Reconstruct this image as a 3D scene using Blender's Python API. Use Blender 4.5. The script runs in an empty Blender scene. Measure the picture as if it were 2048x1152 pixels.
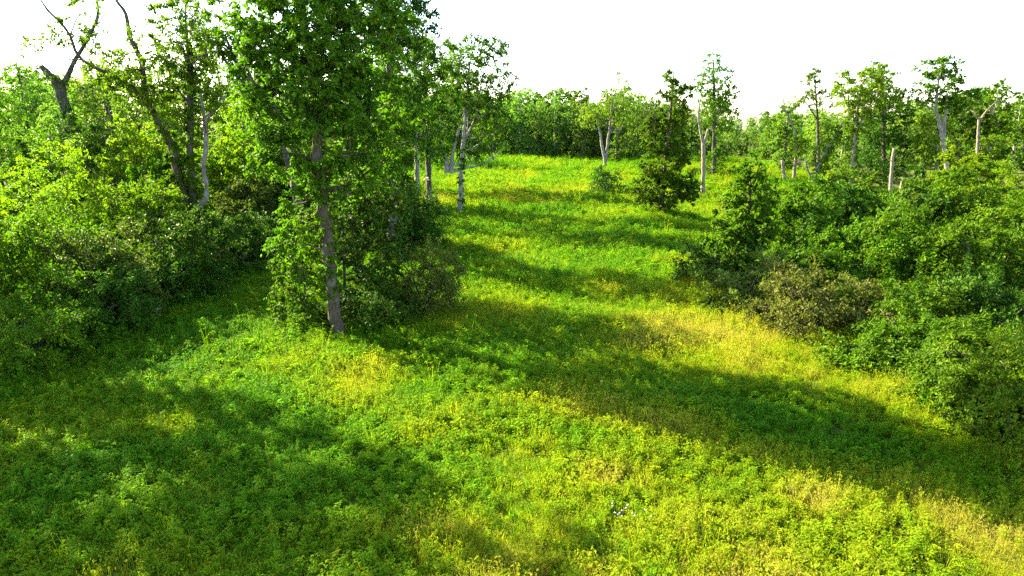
import bpy, math
import numpy as np

# ------------------------------------------------------------------ camera, sky, sun, exposure
SC = bpy.context.scene
COL = SC.collection
PITCH = math.radians(13.3)
FPX = 1384.0                      # focal length in pixels of a 2048 wide frame
CAM = np.array([0.0, 0.0, 8.0])
cam_d = bpy.data.cameras.new('camera')
cam_d.sensor_width = 36.0
cam_d.lens = 36.0 * FPX / 2048.0
cam_d.clip_start = 0.05
cam_d.clip_end = 3000.0
cam = bpy.data.objects.new('camera', cam_d)
COL.objects.link(cam)
cam.location = CAM
cam.rotation_euler = (math.pi / 2 - PITCH, 0, 0)
SC.camera = cam

SUN_EL = math.radians(28.0)
SUN_AZ = math.radians(57.0)       # degrees from +Y towards -X
SUN_DIR = np.array([-math.sin(SUN_AZ) * math.cos(SUN_EL), math.cos(SUN_AZ) * math.cos(SUN_EL), math.sin(SUN_EL)])
world = bpy.data.worlds.new("World")
SC.world = world
world.use_nodes = True
wn = world.node_tree.nodes
bg = wn['Background']
sky = wn.new('ShaderNodeTexSky')
sky.sky_type = 'NISHITA'
sky.sun_disc = False
sky.sun_elevation = SUN_EL
sky.sun_rotation = -SUN_AZ
sky.altitude = 200
sky.air_density = 1.0
sky.dust_density = 0.9
sky.ozone_density = 1.0
world.node_tree.links.new(sky.outputs[0], bg.inputs[0])
bg.inputs[1].default_value = 0.092

sun_d = bpy.data.lights.new('sun', 'SUN')
sun_d.energy = 5.0
sun_d.angle = math.radians(0.5)
sun_d.color = (1.0, 0.90, 0.60)
sun = bpy.data.objects.new('sun', sun_d)
COL.objects.link(sun)
from mathutils import Vector
sun.rotation_euler = Vector(SUN_DIR).to_track_quat('Z', 'Y').to_euler()
sun.location = (-60, 60, 60)

SC.view_settings.view_transform = 'Standard'
SC.view_settings.look = 'None'
SC.view_settings.gamma = 1.0
SC.view_settings.use_curve_mapping = False
SC.view_settings.exposure = 3.0
SC.render.engine = 'CYCLES'
cy = SC.cycles
cy.max_bounces = 10
cy.diffuse_bounces = 7
cy.glossy_bounces = 2
cy.transmission_bounces = 6
cy.volume_bounces = 0
cy.use_denoising = False
cy.transparent_max_bounces = 4

# ------------------------------------------------------------------ helpers
def smooth(a, b, x):
    t = np.clip((np.asarray(x, float) - a) / (b - a), 0, 1)
    return t * t * (3 - 2 * t)

_lat = {}
def vnoise(x, y, scale, seed=0):
    if seed not in _lat:
        _lat[seed] = np.random.default_rng(seed + 900).random((256, 256))
    L = _lat[seed]
    x = np.asarray(x, float) / scale + 1000.0
    y = np.asarray(y, float) / scale + 1000.0
    xi = np.floor(x).astype(int); yi = np.floor(y).astype(int)
    fx = x - xi; fy = y - yi
    fx = fx * fx * (3 - 2 * fx); fy = fy * fy * (3 - 2 * fy)
    g = lambda i, j: L[i % 256, j % 256]
    return (g(xi, yi) * (1 - fx) + g(xi + 1, yi) * fx) * (1 - fy) + (g(xi, yi + 1) * (1 - fx) + g(xi + 1, yi + 1) * fx) * fy

def terrain(x, y):
    x = np.asarray(x, float); y = np.asarray(y, float)
    z = 2.0 * smooth(50, 125, y)
    z = z - 0.018 * np.clip(x, -30, 60) * smooth(60, 120, y)
    z = z - 6.0 * smooth(138, 200, y) + 7.0 * smooth(230, 420, y)
    z = z - 2.2 * smooth(12, 26, x) * (1 - smooth(55, 95, y))
    z = z + 1.2 * smooth(-22, -45, x)
    z = z + 0.5 * (vnoise(x, y, 14, 1) - 0.5) + 0.22 * (vnoise(x, y, 4, 2) - 0.5) + 0.10 * (vnoise(x, y, 1.3, 3) - 0.5)
    return z

cp, sp = math.cos(PITCH), math.sin(PITCH)
def P(u, v, y):
    """world point at ground distance y seen in pixel (u, v) of the 2048x1152 photograph"""
    s = (u - 1024) / FPX; w = (576 - v) / FPX
    d = np.array([s, cp + w * sp, -sp + w * cp])
    return CAM + d * (y / d[1])

def ground_at(u, v):
    s = (u - 1024) / FPX; w = (576 - v) / FPX
    d = np.array([s, cp + w * sp, -sp + w * cp])
    t = 5.0
    while t < 400:
        p = CAM + d * t
        if p[2] < float(terrain(p[0], p[1])):
            return p
        t += 0.05
    return CAM + d * 100

def onground(x, y, dz=0.0):
    return np.array([x, y, float(terrain(x, y)) + dz])

def unit(v):
    return v / np.maximum(np.linalg.norm(v, axis=-1, keepdims=True), 1e-9)

def mesh_from(name, V, Q, mats, smooth_shade=False, T=None):
    """V (n,3), quads Q (m,4)"""
    me = bpy.data.meshes.new(name)
    V = np.ascontiguousarray(V, dtype=np.float32); Q = np.ascontiguousarray(Q, dtype=np.int32)
    me.vertices.add(len(V)); me.vertices.foreach_set('co', V.ravel())
    me.loops.add(Q.size); me.loops.foreach_set('vertex_index', Q.ravel())
    me.polygons.add(len(Q)); me.polygons.foreach_set('loop_start', np.arange(0, Q.size, 4, dtype=np.int32))
    for m in mats: me.materials.append(m)
    me.polygons.foreach_set('use_smooth', np.full(len(Q), smooth_shade))
    me.update(calc_edges=True)
    return me

def link(name, data, parent=None, loc=None):
    o = bpy.data.objects.new(name, data)
    COL.objects.link(o)
    if parent is not None: o.parent = parent
    if loc is not None: o.location = loc
    return o

def tag(o, label=None, cat=None, group=None, kind=None):
    if label: o['label'] = label
    if cat: o['category'] = cat
    if group: o['group'] = group
    if kind: o['kind'] = kind
    return o

def thing(name, label, cat, loc, group=None):
    return tag(link(name, None, None, tuple(float(c) for c in loc)), label, cat, group)

def copy_tree(root, loc, rz=0.0, sc=(1, 1, 1), label=None, group=None):
    r = root.copy(); COL.objects.link(r)
    r.location = tuple(float(c) for c in loc); r.rotation_euler = (0, 0, rz); r.scale = sc
    if label: r['label'] = label
    if group: r['group'] = group
    for ch in list(root.children):
        c = ch.copy(); COL.objects.link(c); c.parent = r
        for g in list(ch.children):
            d = g.copy(); COL.objects.link(d); d.parent = c
    return r

class Tubes:
    def __init__(s): s.V = []; s.Q = []; s.n = 0
    def add(s, pts, rad, sides=6, cap=True, rough=0.0, rng=None):
        pts = np.asarray(pts, float); rad = np.asarray(rad, float)
        n = len(pts)
        t = np.gradient(pts, axis=0); t = unit(t)
        ref = np.array([0.0, 1.0, 0.05]) if abs(t[0][2]) > 0.6 else np.array([0.0, 0.0, 1.0])
        a = unit(np.cross(t, ref)); b = np.cross(t, a)
        th = np.arange(sides) * 2 * math.pi / sides
        R = rad[:, None] * np.ones(sides)
        if rough and rng is not None:
            R = R * (1 + rough * rng.normal(size=R.shape))
        ring = pts[:, None] + R[..., None] * (np.cos(th)[None, :, None] * a[:, None] + np.sin(th)[None, :, None] * b[:, None])
        i = np.arange(n - 1)[:, None] * sides; j = np.arange(sides)[None, :]; k = (j + 1) % sides
        q = np.stack([i + j, i + k, i + sides + k, i + sides + j], -1).reshape(-1, 4) + s.n
        s.V.append(ring.reshape(-1, 3)); s.Q.append(q); s.n += n * sides
        if cap:
            c = pts[-1] + t[-1] * rad[-1] * 0.25
            s.V.append(np.concatenate([c[None]])); ci = s.n; s.n += 1
            base = ci - sides
            for m in range(0, sides - 1, 2):
                s.Q.append(np.array([[base + m, base + (m + 1) % sides, base + (m + 2) % sides, ci]]))
    def build(s, name, mat, smooth_shade=True):
        return mesh_from(name, np.concatenate(s.V), np.concatenate(s.Q), [mat], smooth_shade)

def resample(poly, step):
    """poly rows x,y,z,r -> Catmull-Rom refined"""
    p = np.asarray(poly, float)
    if len(p) < 3:
        n = max(2, int(np.linalg.norm(p[-1, :3] - p[0, :3]) / step) + 1)
        t = np.linspace(0, 1, n)[:, None]
        return p[0] * (1 - t) + p[-1] * t
    out = []
    q = np.vstack([2 * p[0] - p[1], p, 2 * p[-1] - p[-2]])
    for i in range(1, len(q) - 2):
        n = max(2, int(np.linalg.norm(q[i + 1, :3] - q[i, :3]) / step))
        t = (np.arange(n) / n)[:, None]
        a, b, c, d = q[i - 1], q[i], q[i + 1], q[i + 2]
        out.append(0.5 * ((2 * b) + (-a + c) * t + (2 * a - 5 * b + 4 * c - d) * t ** 2 + (-a + 3 * b - 3 * c + d) * t ** 3))
    out.append(p[-1][None])
    r = np.concatenate(out)
    r[:, 3] = np.maximum(r[:, 3], 0.004)
    return r

def leaf_mesh(rng, C, D, R, S, L, ll, asp=0.5, up=0.6, droop=0.25, flat=0.75, spread=0.75, along=0.5):
    """leaf faces: C clump centres, D clump directions, R clump radii"""
    n = len(C)
    v = D[:, None] * 0.55 + rng.normal(size=(n, S, 3)) * spread
    v[..., 2] *= flat
    v = unit(v)
    t = rng.uniform(0.05, 1.0, size=(n, S, L)) ** 0.8
    rr = R[:, None, None] * t * rng.uniform(0.75, 1.15, size=(n, S, 1))
    p = C[:, None, None] + v[:, :, None] * rr[..., None] + rng.normal(size=(n, S, L, 3)) * (R[:, None, None, None] * 0.09)
    p[..., 2] -= droop * R[:, None, None] * t * t
    ax = v[:, :, None] * along + rng.normal(size=(n, S, L, 3)) * 0.5
    ax[..., 2] -= droop * 0.6
    ax = unit(ax)
    nn = np.array([0, 0, up]) + D[:, None, None] * 0.35 + rng.normal(size=(n, S, L, 3)) * 0.45
    side = unit(np.cross(ax, nn))
    nrm = np.cross(side, ax)
    ln = ll * rng.uniform(0.65, 1.25, size=(n, S, L, 1))
    w = ln * asp * 0.5
    b = p - ax * ln * 0.5
    tip = p + ax * ln * 0.5 - nrm * ln * 0.08
    m = p + nrm * ln * 0.06 - ax * ln * 0.05
    V = np.stack([b, m + side * w, tip, m - side * w], axis=3).reshape(-1, 3)
    Q = np.arange(len(V)).reshape(-1, 4)
    return V, Q

def sample_env(rng, envs, nclump, inner=0.5, mind=None, zmin=0.25):
    """clump centres in a union of ellipsoids (rows cx,cy,cz,rx,ry,rz)"""
    E = np.asarray(envs, float)
    w = (E[:, 3] * E[:, 4] * E[:, 5]) ** (2 / 3); w = w / w.sum()
    pts = []; dirs = []
    tries = 0
    while len(pts) < nclump and tries < 60:
        tries += 1
        k = rng.choice(len(E), size=nclump, p=w)
        d = unit(rng.normal(size=(nclump, 3)))
        r = rng.uniform(inner ** 2, 1, size=(nclump, 1)) ** 0.5
        bump = 1 + 0.16 * np.sin(d[:, :1] * 5 + k[:, None] * 1.7) * np.cos(d[:, 2:3] * 6 + k[:, None])
        p = E[k, :3] + d * E[k, 3:] * r * bump
        o = unit(d / E[k, 3:] * E[k, 3:].mean(1, keepdims=True)); o[:, 2] += 0.25; o = unit(o)
        for a, b in zip(p, o):
            if a[2] < zmin: continue
            if mind is not None and pts:
                if (np.sum((np.asarray(pts) - a) ** 2, axis=1) < mind ** 2).any(): continue
            pts.append(a); dirs.append(b)
            if len(pts) >= nclump: break
        if mind is not None: mind *= 0.93
    return np.asarray(pts), np.asarray(dirs)

def grow_branches(rng, tb, nodes, C, nl, r0=0.06, sag=0.0, fine=True):
    """limbs from skeleton nodes (x,y,z,r) to spread targets, then twigs from limbs to each clump"""
    nodes = np.asarray(nodes, float)
    n = len(C)
    idx = [int(rng.integers(n))]
    dm = np.linalg.norm(C - C[idx[0]], axis=1)
    for _ in range(min(nl, n) - 1):
        i = int(np.argmax(dm * rng.uniform(0.8, 1.2, n))); idx.append(i)
        dm = np.minimum(dm, np.linalg.norm(C - C[i], axis=1))
    limb_nodes = [nodes]
    for i in idx:
        t = C[i]
        dv = nodes[:, :3] - t
        hd = np.hypot(dv[:, 0], dv[:, 1])
        cost = np.linalg.norm(dv, axis=1) + 2.5 * np.maximum(0, dv[:, 2] + 0.35 * hd)
        a = nodes[int(np.argmin(cost))]
        ln = np.linalg.norm(t - a[:3])
        m = 6
        s = np.linspace(0, 1, m)[:, None]
        pts = a[:3] * (1 - s) + t * s
        pts += np.sin(s * math.pi) * np.array([0, 0, -0.10 * ln]) + rng.normal(size=(m, 3)) * 0.035 * ln * np.sin(s * math.pi)
        ra = min(a[3] * 0.6, r0 * (0.5 + ln / 4))
        rad = ra * (1 - 0.8 * s[:, 0])
        tb.add(pts, rad, 5, cap=False)
        limb_nodes.append(np.hstack([pts[1:], rad[1:, None]]))
    if not fine: return
    N = np.concatenate(limb_nodes)
    for i in range(n):
        if i in idx: continue
        dv = N[:, :3] - C[i]
        cost = np.linalg.norm(dv, axis=1) + 1.2 * np.maximum(0, dv[:, 2])
        a = N[int(np.argmin(cost))]
        ln = np.linalg.norm(C[i] - a[:3])
        s = np.linspace(0, 1, 4)[:, None]
        pts = a[:3] * (1 - s) + C[i] * s + rng.normal(size=(4, 3)) * 0.05 * ln * np.sin(s * math.pi)
        ra = min(a[3] * 0.7, 0.03)
        tb.add(pts, ra * (1 - 0.75 * s[:, 0]), 4, cap=False)

def bare_twigs(rng, tb, start, d, ln, r, depth, spread=0.55, upb=0.15):
    m = 5
    pts = [np.asarray(start, float)]
    d = unit(np.asarray(d, float))
    for i in range(m - 1):
        d = unit(d + rng.normal(size=3) * 0.16 + np.array([0, 0, upb * 0.3]))
        pts.append(pts[-1] + d * ln / (m - 1))
    rad = r * np.linspace(1, 0.45, m)
    tb.add(pts, rad, 5 if r > 0.02 else 4, cap=False)
    if depth <= 0: return
    for i in range(1, m):
        for _ in range(1 if i < m - 1 else 2):
            if rng.random() < 0.25 and i < m - 1: continue
            nd = unit(d + rng.normal(size=3) * spread + np.array([0, 0, upb]))
            bare_twigs(rng, tb, pts[i], nd, ln * rng.uniform(0.45, 0.75), rad[i] * 0.65, depth - 1, spread, upb)

# ------------------------------------------------------------------ materials
def new_mat(name):
    m = bpy.data.materials.new(name); m.use_nodes = True
    nt = m.node_tree; nt.nodes.clear()
    return m, nt.nodes, nt.links

def leaf_mat(name, c0, c1, c2=None, transl=0.42, gloss=0.08, nscale=0.5):
    """c0..c1 leaf to leaf colour range, c2 colour of the odd yellowed leaf"""
    m, N, Lk = new_mat(name)
    out = N.new('ShaderNodeOutputMaterial')
    geo = N.new('ShaderNodeNewGeometry'); tex = N.new('ShaderNodeTexCoord')
    noi = N.new('ShaderNodeTexNoise'); noi.inputs['Scale'].default_value = nscale; noi.inputs['Detail'].default_value = 2
    Lk.new(tex.outputs['Object'], noi.inputs['Vector'])
    oi = N.new('ShaderNodeObjectInfo')
    add = N.new('ShaderNodeMath'); add.operation = 'MULTIPLY_ADD'; add.inputs[1].default_value = 0.55
    Lk.new(geo.outputs['Random Per Island'], add.inputs[0])
    mm = N.new('ShaderNodeMath'); mm.operation = 'MULTIPLY_ADD'; mm.inputs[1].default_value = 0.9; mm.inputs[2].default_value = -0.22
    Lk.new(noi.outputs['Fac'], mm.inputs[0]); Lk.new(mm.outputs[0], add.inputs[2])
    ramp = N.new('ShaderNodeValToRGB')
    e = ramp.color_ramp.elements
    e[0].position = 0.1; e[0].color = (*c0, 1)
    e[1].position = 0.82; e[1].color = (*c1, 1)
    if c2:
        k = e.new(0.97); k.color = (*c2, 1)
    Lk.new(add.outputs[0], ramp.inputs[0])
    hs = N.new('ShaderNodeHueSaturation')
    mr = N.new('ShaderNodeMapRange'); mr.inputs['To Min'].default_value = 0.85; mr.inputs['To Max'].default_value = 1.18
    Lk.new(oi.outputs['Random'], mr.inputs['Value']); Lk.new(mr.outputs[0], hs.inputs['Value'])
    mr2 = N.new('ShaderNodeMapRange'); mr2.inputs['To Min'].default_value = 0.488; mr2.inputs['To Max'].default_value = 0.512
    mul = N.new('ShaderNodeMath'); mul.operation = 'FRACT'
    mu = N.new('ShaderNodeMath'); mu.operation = 'MULTIPLY'; mu.inputs[1].default_value = 7.31
    Lk.new(oi.outputs['Random'], mu.inputs[0]); Lk.new(mu.outputs[0], mul.inputs[0]); Lk.new(mul.outputs[0], mr2.inputs['Value'])
    Lk.new(mr2.outputs[0], hs.inputs['Hue'])
    Lk.new(ramp.outputs[0], hs.inputs['Color'])
    b = N.new('ShaderNodeBsdfPrincipled'); b.inputs['Roughness'].default_value = 0.55
    b.inputs['Specular IOR Level'].default_value = gloss
    Lk.new(hs.outputs[0], b.inputs['Base Color'])
    tr = N.new('ShaderNodeBsdfTranslucent')
    tc = N.new('ShaderNodeMix'); tc.data_type = 'RGBA'; tc.blend_type = 'MULTIPLY'; tc.inputs['Factor'].default_value = 1.0
    tc.inputs['B'].default_value = (1.2, 1.4, 0.42, 1)
    Lk.new(hs.outputs[0], tc.inputs['A']); Lk.new(tc.outputs['Result'], tr.inputs['Color'])
    mx = N.new('ShaderNodeMixShader'); mx.inputs[0].default_value = transl
    Lk.new(b.outputs[0], mx.inputs[1]); Lk.new(tr.outputs[0], mx.inputs[2]); Lk.new(mx.outputs[0], out.inputs['Surface'])
    return m

def bark_mat(name, dark, light, lichen=(0.33, 0.35, 0.27), scale=9.0, lich=0.35):
    m, N, Lk = new_mat(name)
    out = N.new('ShaderNodeOutputMaterial'); tex = N.new('ShaderNodeTexCoord')
    mp = N.new('ShaderNodeMapping'); mp.inputs['Scale'].default_value = (scale, scale, scale * 0.22)
    Lk.new(tex.outputs['Object'], mp.inputs['Vector'])
    n1 = N.new('ShaderNodeTexNoise'); n1.inputs['Scale'].default_value = 1.6; n1.inputs['Detail'].default_value = 6; n1.inputs['Roughness'].default_value = 0.7
    Lk.new(mp.outputs[0], n1.inputs['Vector'])
    vo = N.new('ShaderNodeTexVoronoi'); vo.feature = 'DISTANCE_TO_EDGE'; vo.inputs['Scale'].default_value = 1.3
    Lk.new(mp.outputs[0], vo.inputs['Vector'])
    r1 = N.new('ShaderNodeValToRGB'); r1.color_ramp.elements[0].position = 0.3; r1.color_ramp.elements[0].color = (*dark, 1)
    r1.color_ramp.elements[1].position = 0.68; r1.color_ramp.elements[1].color = (*light, 1)
    Lk.new(n1.outputs['Fac'], r1.inputs[0])
    n2 = N.new('ShaderNodeTexNoise'); n2.inputs['Scale'].default_value = 2.3; n2.inputs['Detail'].default_value = 4
    Lk.new(tex.outputs['Object'], n2.inputs['Vector'])
    r2 = N.new('ShaderNodeValToRGB'); r2.color_ramp.elements[0].position = 0.5; r2.color_ramp.elements[0].color = (0, 0, 0, 1)
    r2.color_ramp.elements[1].position = 0.62; r2.color_ramp.elements[1].color = (lich, lich, lich, 1)
    Lk.new(n2.outputs['Fac'], r2.inputs[0])
    mix = N.new('ShaderNodeMix'); mix.data_type = 'RGBA'; mix.inputs['B'].default_value = (*lichen, 1)
    Lk.new(r2.outputs[0], mix.inputs['Factor']); Lk.new(r1.outputs[0], mix.inputs['A'])
    b = N.new('ShaderNodeBsdfPrincipled'); b.inputs['Roughness'].default_value = 0.9; b.inputs['Specular IOR Level'].default_value = 0.15
    Lk.new(mix.outputs['Result'], b.inputs['Base Color'])
    bp = N.new('ShaderNodeBump'); bp.inputs['Strength'].default_value = 0.8; bp.inputs['Distance'].default_value = 0.03
    ad = N.new('ShaderNodeMath'); ad.operation = 'ADD'
    Lk.new(n1.outputs['Fac'], ad.inputs[0]); Lk.new(vo.outputs['Distance'], ad.inputs[1]); Lk.new(ad.outputs[0], bp.inputs['Height'])
    Lk.new(bp.outputs[0], b.inputs['Normal']); Lk.new(b.outputs[0], out.inputs['Surface'])
    return m

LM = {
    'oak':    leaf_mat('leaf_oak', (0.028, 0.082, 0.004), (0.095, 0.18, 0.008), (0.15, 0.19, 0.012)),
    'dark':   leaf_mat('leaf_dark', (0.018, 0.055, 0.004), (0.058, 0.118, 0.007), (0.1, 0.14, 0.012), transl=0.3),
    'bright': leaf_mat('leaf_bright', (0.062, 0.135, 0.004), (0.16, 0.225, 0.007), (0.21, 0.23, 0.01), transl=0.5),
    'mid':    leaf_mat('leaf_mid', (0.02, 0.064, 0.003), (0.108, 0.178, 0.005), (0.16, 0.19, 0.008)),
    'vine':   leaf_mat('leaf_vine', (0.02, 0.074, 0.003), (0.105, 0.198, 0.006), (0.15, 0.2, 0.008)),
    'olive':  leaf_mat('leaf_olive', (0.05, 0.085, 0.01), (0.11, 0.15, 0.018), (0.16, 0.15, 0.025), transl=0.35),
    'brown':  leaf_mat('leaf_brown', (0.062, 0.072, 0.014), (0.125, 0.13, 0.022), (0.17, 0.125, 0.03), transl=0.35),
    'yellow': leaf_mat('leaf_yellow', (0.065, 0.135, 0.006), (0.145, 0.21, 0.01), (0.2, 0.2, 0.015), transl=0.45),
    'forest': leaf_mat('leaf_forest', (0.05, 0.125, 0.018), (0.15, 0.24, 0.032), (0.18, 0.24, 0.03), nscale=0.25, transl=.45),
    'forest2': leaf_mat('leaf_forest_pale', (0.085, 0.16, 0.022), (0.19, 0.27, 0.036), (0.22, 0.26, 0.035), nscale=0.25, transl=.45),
}
BK = {
    'oak':  bark_mat('bark_oak', (0.028, 0.018, 0.011), (0.115, 0.085, 0.056), lich=0.16),
    'grey': bark_mat('bark_grey', (0.10, 0.085, 0.065), (0.29, 0.26, 0.21), lich=0.5),
    'pale': bark_mat('bark_pale', (0.085, 0.072, 0.055), (0.25, 0.22, 0.18), (0.32, 0.31, 0.27), lich=0.4),
    'dark': bark_mat('bark_dark', (0.022, 0.018, 0.013), (0.085, 0.07, 0.052), lich=0.15),
    'dead': bark_mat('bark_dead', (0.10, 0.075, 0.052), (0.26, 0.21, 0.155), (0.26, 0.23, 0.18), lich=0.2),
}

# ------------------------------------------------------------------ ground
def make_ground():
    xs = np.unique(np.concatenate([np.linspace(-420, -60, 36), np.linspace(-60, 60, 190), np.linspace(60, 420, 36)]))
    ys = np.unique(np.concatenate([np.linspace(-30, 5, 20), np.linspace(5, 60, 110), np.linspace(60, 150, 80), np.linspace(150, 900, 60)]))
    X, Y = np.meshgrid(xs, ys)
    Z = terrain(X, Y)
    V = np.stack([X, Y, Z], -1).reshape(-1, 3)
    nx, ny = len(xs), len(ys)
    i = np.arange(ny - 1)[:, None] * nx + np.arange(nx - 1)[None]
    Q = np.stack([i, i + 1, i + nx + 1, i + nx], -1).reshape(-1, 4)
    m, N, Lk = new_mat('meadow_soil')
    out = N.new('ShaderNodeOutputMaterial'); tex = N.new('ShaderNodeTexCoord')
    n1 = N.new('ShaderNodeTexNoise'); n1.inputs['Scale'].default_value = 0.25; n1.inputs['Detail'].default_value = 8; n1.inputs['Roughness'].default_value = 0.65
    Lk.new(tex.outputs['Object'], n1.inputs['Vector'])
    r = N.new('ShaderNodeValToRGB'); e = r.color_ramp.elements
    e[0].position = 0.3; e[0].color = (0.035, 0.06, 0.010, 1); e[1].position = 0.7; e[1].color = (0.10, 0.11, 0.022, 1)
    Lk.new(n1.outputs['Fac'], r.inputs[0])
    b = N.new('ShaderNodeBsdfPrincipled'); b.inputs['Roughness'].default_value = 1; b.inputs['Specular IOR Level'].default_value = 0.05
    Lk.new(r.outputs[0], b.inputs['Base Color'])
    n2 = N.new('ShaderNodeTexNoise'); n2.inputs['Scale'].default_value = 6; n2.inputs['Detail'].default_value = 5
    Lk.new(tex.outputs['Object'], n2.inputs['Vector'])
    bp = N.new('ShaderNodeBump'); bp.inputs['Strength'].default_value = 1; bp.inputs['Distance'].default_value = 0.15
    Lk.new(n2.outputs['Fac'], bp.inputs['Height']); Lk.new(bp.outputs[0], b.inputs['Normal'])
    Lk.new(b.outputs[0], out.inputs['Surface'])
    o = link('ground', mesh_from('ground', V, Q, [m], True))
    tag(o, kind='structure')
make_ground()

# ------------------------------------------------------------------ meadow plants (ground cover)
def meadow_mat(name, stops, transl=0.55):
    m, N, Lk = new_mat(name)
    out = N.new('ShaderNodeOutputMaterial')
    at = N.new('ShaderNodeAttribute'); at.attribute_type = 'INSTANCER'; at.attribute_name = 'tint'
    geo = N.new('ShaderNodeNewGeometry')
    ma = N.new('ShaderNodeMath'); ma.operation = 'MULTIPLY_ADD'; ma.inputs[1].default_value = 0.34
    sb = N.new('ShaderNodeMath'); sb.operation = 'SUBTRACT'; sb.inputs[1].default_value = 0.17
    Lk.new(geo.outputs['Random Per Island'], ma.inputs[0]); Lk.new(at.outputs['Fac'], ma.inputs[2]); Lk.new(ma.outputs[0], sb.inputs[0])
    r = N.new('ShaderNodeValToRGB'); e = r.color_ramp.elements
    e[0].position = stops[0][0]; e[0].color = (*stops[0][1], 1)
    e[1].position = stops[-1][0]; e[1].color = (*stops[-1][1], 1)
    for p, c in stops[1:-1]:
        k = e.new(p); k.color = (*c, 1)
    Lk.new(sb.outputs[0], r.inputs[0])
    b = N.new('ShaderNodeBsdfPrincipled'); b.inputs['Roughness'].default_value = 0.6; b.inputs['Specular IOR Level'].default_value = 0.03
    Lk.new(r.outputs[0], b.inputs['Base Color'])
    tr = N.new('ShaderNodeBsdfTranslucent')
    tc = N.new('ShaderNodeMix'); tc.data_type = 'RGBA'; tc.blend_type = 'MULTIPLY'; tc.inputs['Factor'].default_value = 1.0
    tc.inputs['B'].default_value = (1.25, 1.35, 0.45, 1)
    Lk.new(r.outputs[0], tc.inputs['A']); Lk.new(tc.outputs['Result'], tr.inputs['Color'])
    mx = N.new('ShaderNodeMixShader'); mx.inputs[0].default_value = transl
    Lk.new(b.outputs[0], mx.inputs[1]); Lk.new(tr.outputs[0], mx.inputs[2]); Lk.new(mx.outputs[0], out.inputs['Surface'])
    return m

MM_grass = meadow_mat('meadow_grass', [(0.0, (0.080, 0.190, 0.007)), (0.4, (0.180, 0.255, 0.008)), (0.72, (0.270, 0.275, 0.014)), (1.0, (0.36, 0.29, 0.08))])
MM_weed = meadow_mat('meadow_weed', [(0.0, (0.072, 0.200, 0.007)), (0.35, (0.145, 0.250, 0.007)), (0.7, (0.225, 0.280, 0.009)), (1.0, (0.29, 0.29, 0.02))])

def blades(rng, n, h, w, spread, bend, segs=3, lean=0.3):
    """curved tapering blades from a tuft"""
    ph = rng.uniform(0, 2 * math.pi, n); rr = spread * np.sqrt(rng.random(n))
    base = np.stack([rr * np.cos(ph), rr * np.sin(ph), np.full(n, -0.03)], -1)
    a = ph + rng.normal(size=n) * 0.7
    d = np.stack([np.cos(a), np.sin(a), np.zeros(n)], -1)
    side = np.stack([-np.sin(a), np.cos(a), np.zeros(n)], -1)
    hh = h * rng.uniform(0.55, 1.15, n); bb = bend * rng.uniform(0.2, 1.3, n); ll = lean * rng.random(n)
    V = []
    for s in range(segs + 1):
        t = s / segs
        c = base + d * ((ll * t + bb * t * t) * hh)[:, None] + np.array([0, 0, 1.0]) * (hh * (t - 0.25 * bb * t * t))[:, None]
        ww = (w * (1 - t) ** 0.7 + 0.002)
        V.append(np.stack([c - side * ww * 0.5, c + side * ww * 0.5], 1))
    V = np.stack(V, 1)                     # n, segs+1, 2, 3
    o = np.arange(n)[:, None] * (segs + 1) * 2 + np.arange(segs)[None] * 2
    Q = np.stack([o, o + 1, o + 3, o + 2], -1).reshape(-1, 4)
    return V.reshape(-1, 3), Q

def plant_leaves(rng, n, h, ll, asp, rad, z0=0.1):
    """lance leaves around upright stalks"""
    t = rng.random(n)
    z = h * (z0 + (1 - z0) * t)
    ph = rng.uniform(0, 2 * math.pi, n)
    el = rng.uniform(-0.1, 0.9, n)
    ax = np.stack([np.cos(ph) * np.cos(el), np.sin(ph) * np.cos(el), np.sin(el)], -1)
    off = rng.normal(size=(n, 3)) * rad; off[:, 2] = 0
    base = np.stack([np.zeros(n), np.zeros(n), z], -1) + off
    ln = ll * (0.6 + 0.6 * rng.random(n)) * (1.15 - 0.5 * t)
    side = np.stack([-np.sin(ph), np.cos(ph), np.zeros(n)], -1)
    up = np.cross(side, ax) * -1
    mid = base + ax * (ln * 0.5)[:, None] + up * (ln * 0.1)[:, None]
    tip = base + ax * ln[:, None] - np.array([0, 0, 1]) * (ln * 0.22)[:, None]
    w = (ln * asp * 0.5)[:, None]
    V = np.stack([base, mid + side * w, tip, mid - side * w], 1).reshape(-1, 3)
    return V, np.arange(len(V)).reshape(-1, 4)

def joinvq(parts):
    V = []; Q = []; n = 0
    for v, q in parts:
        V.append(v); Q.append(q + n); n += len(v)
    return np.concatenate(V), np.concatenate(Q)

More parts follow.
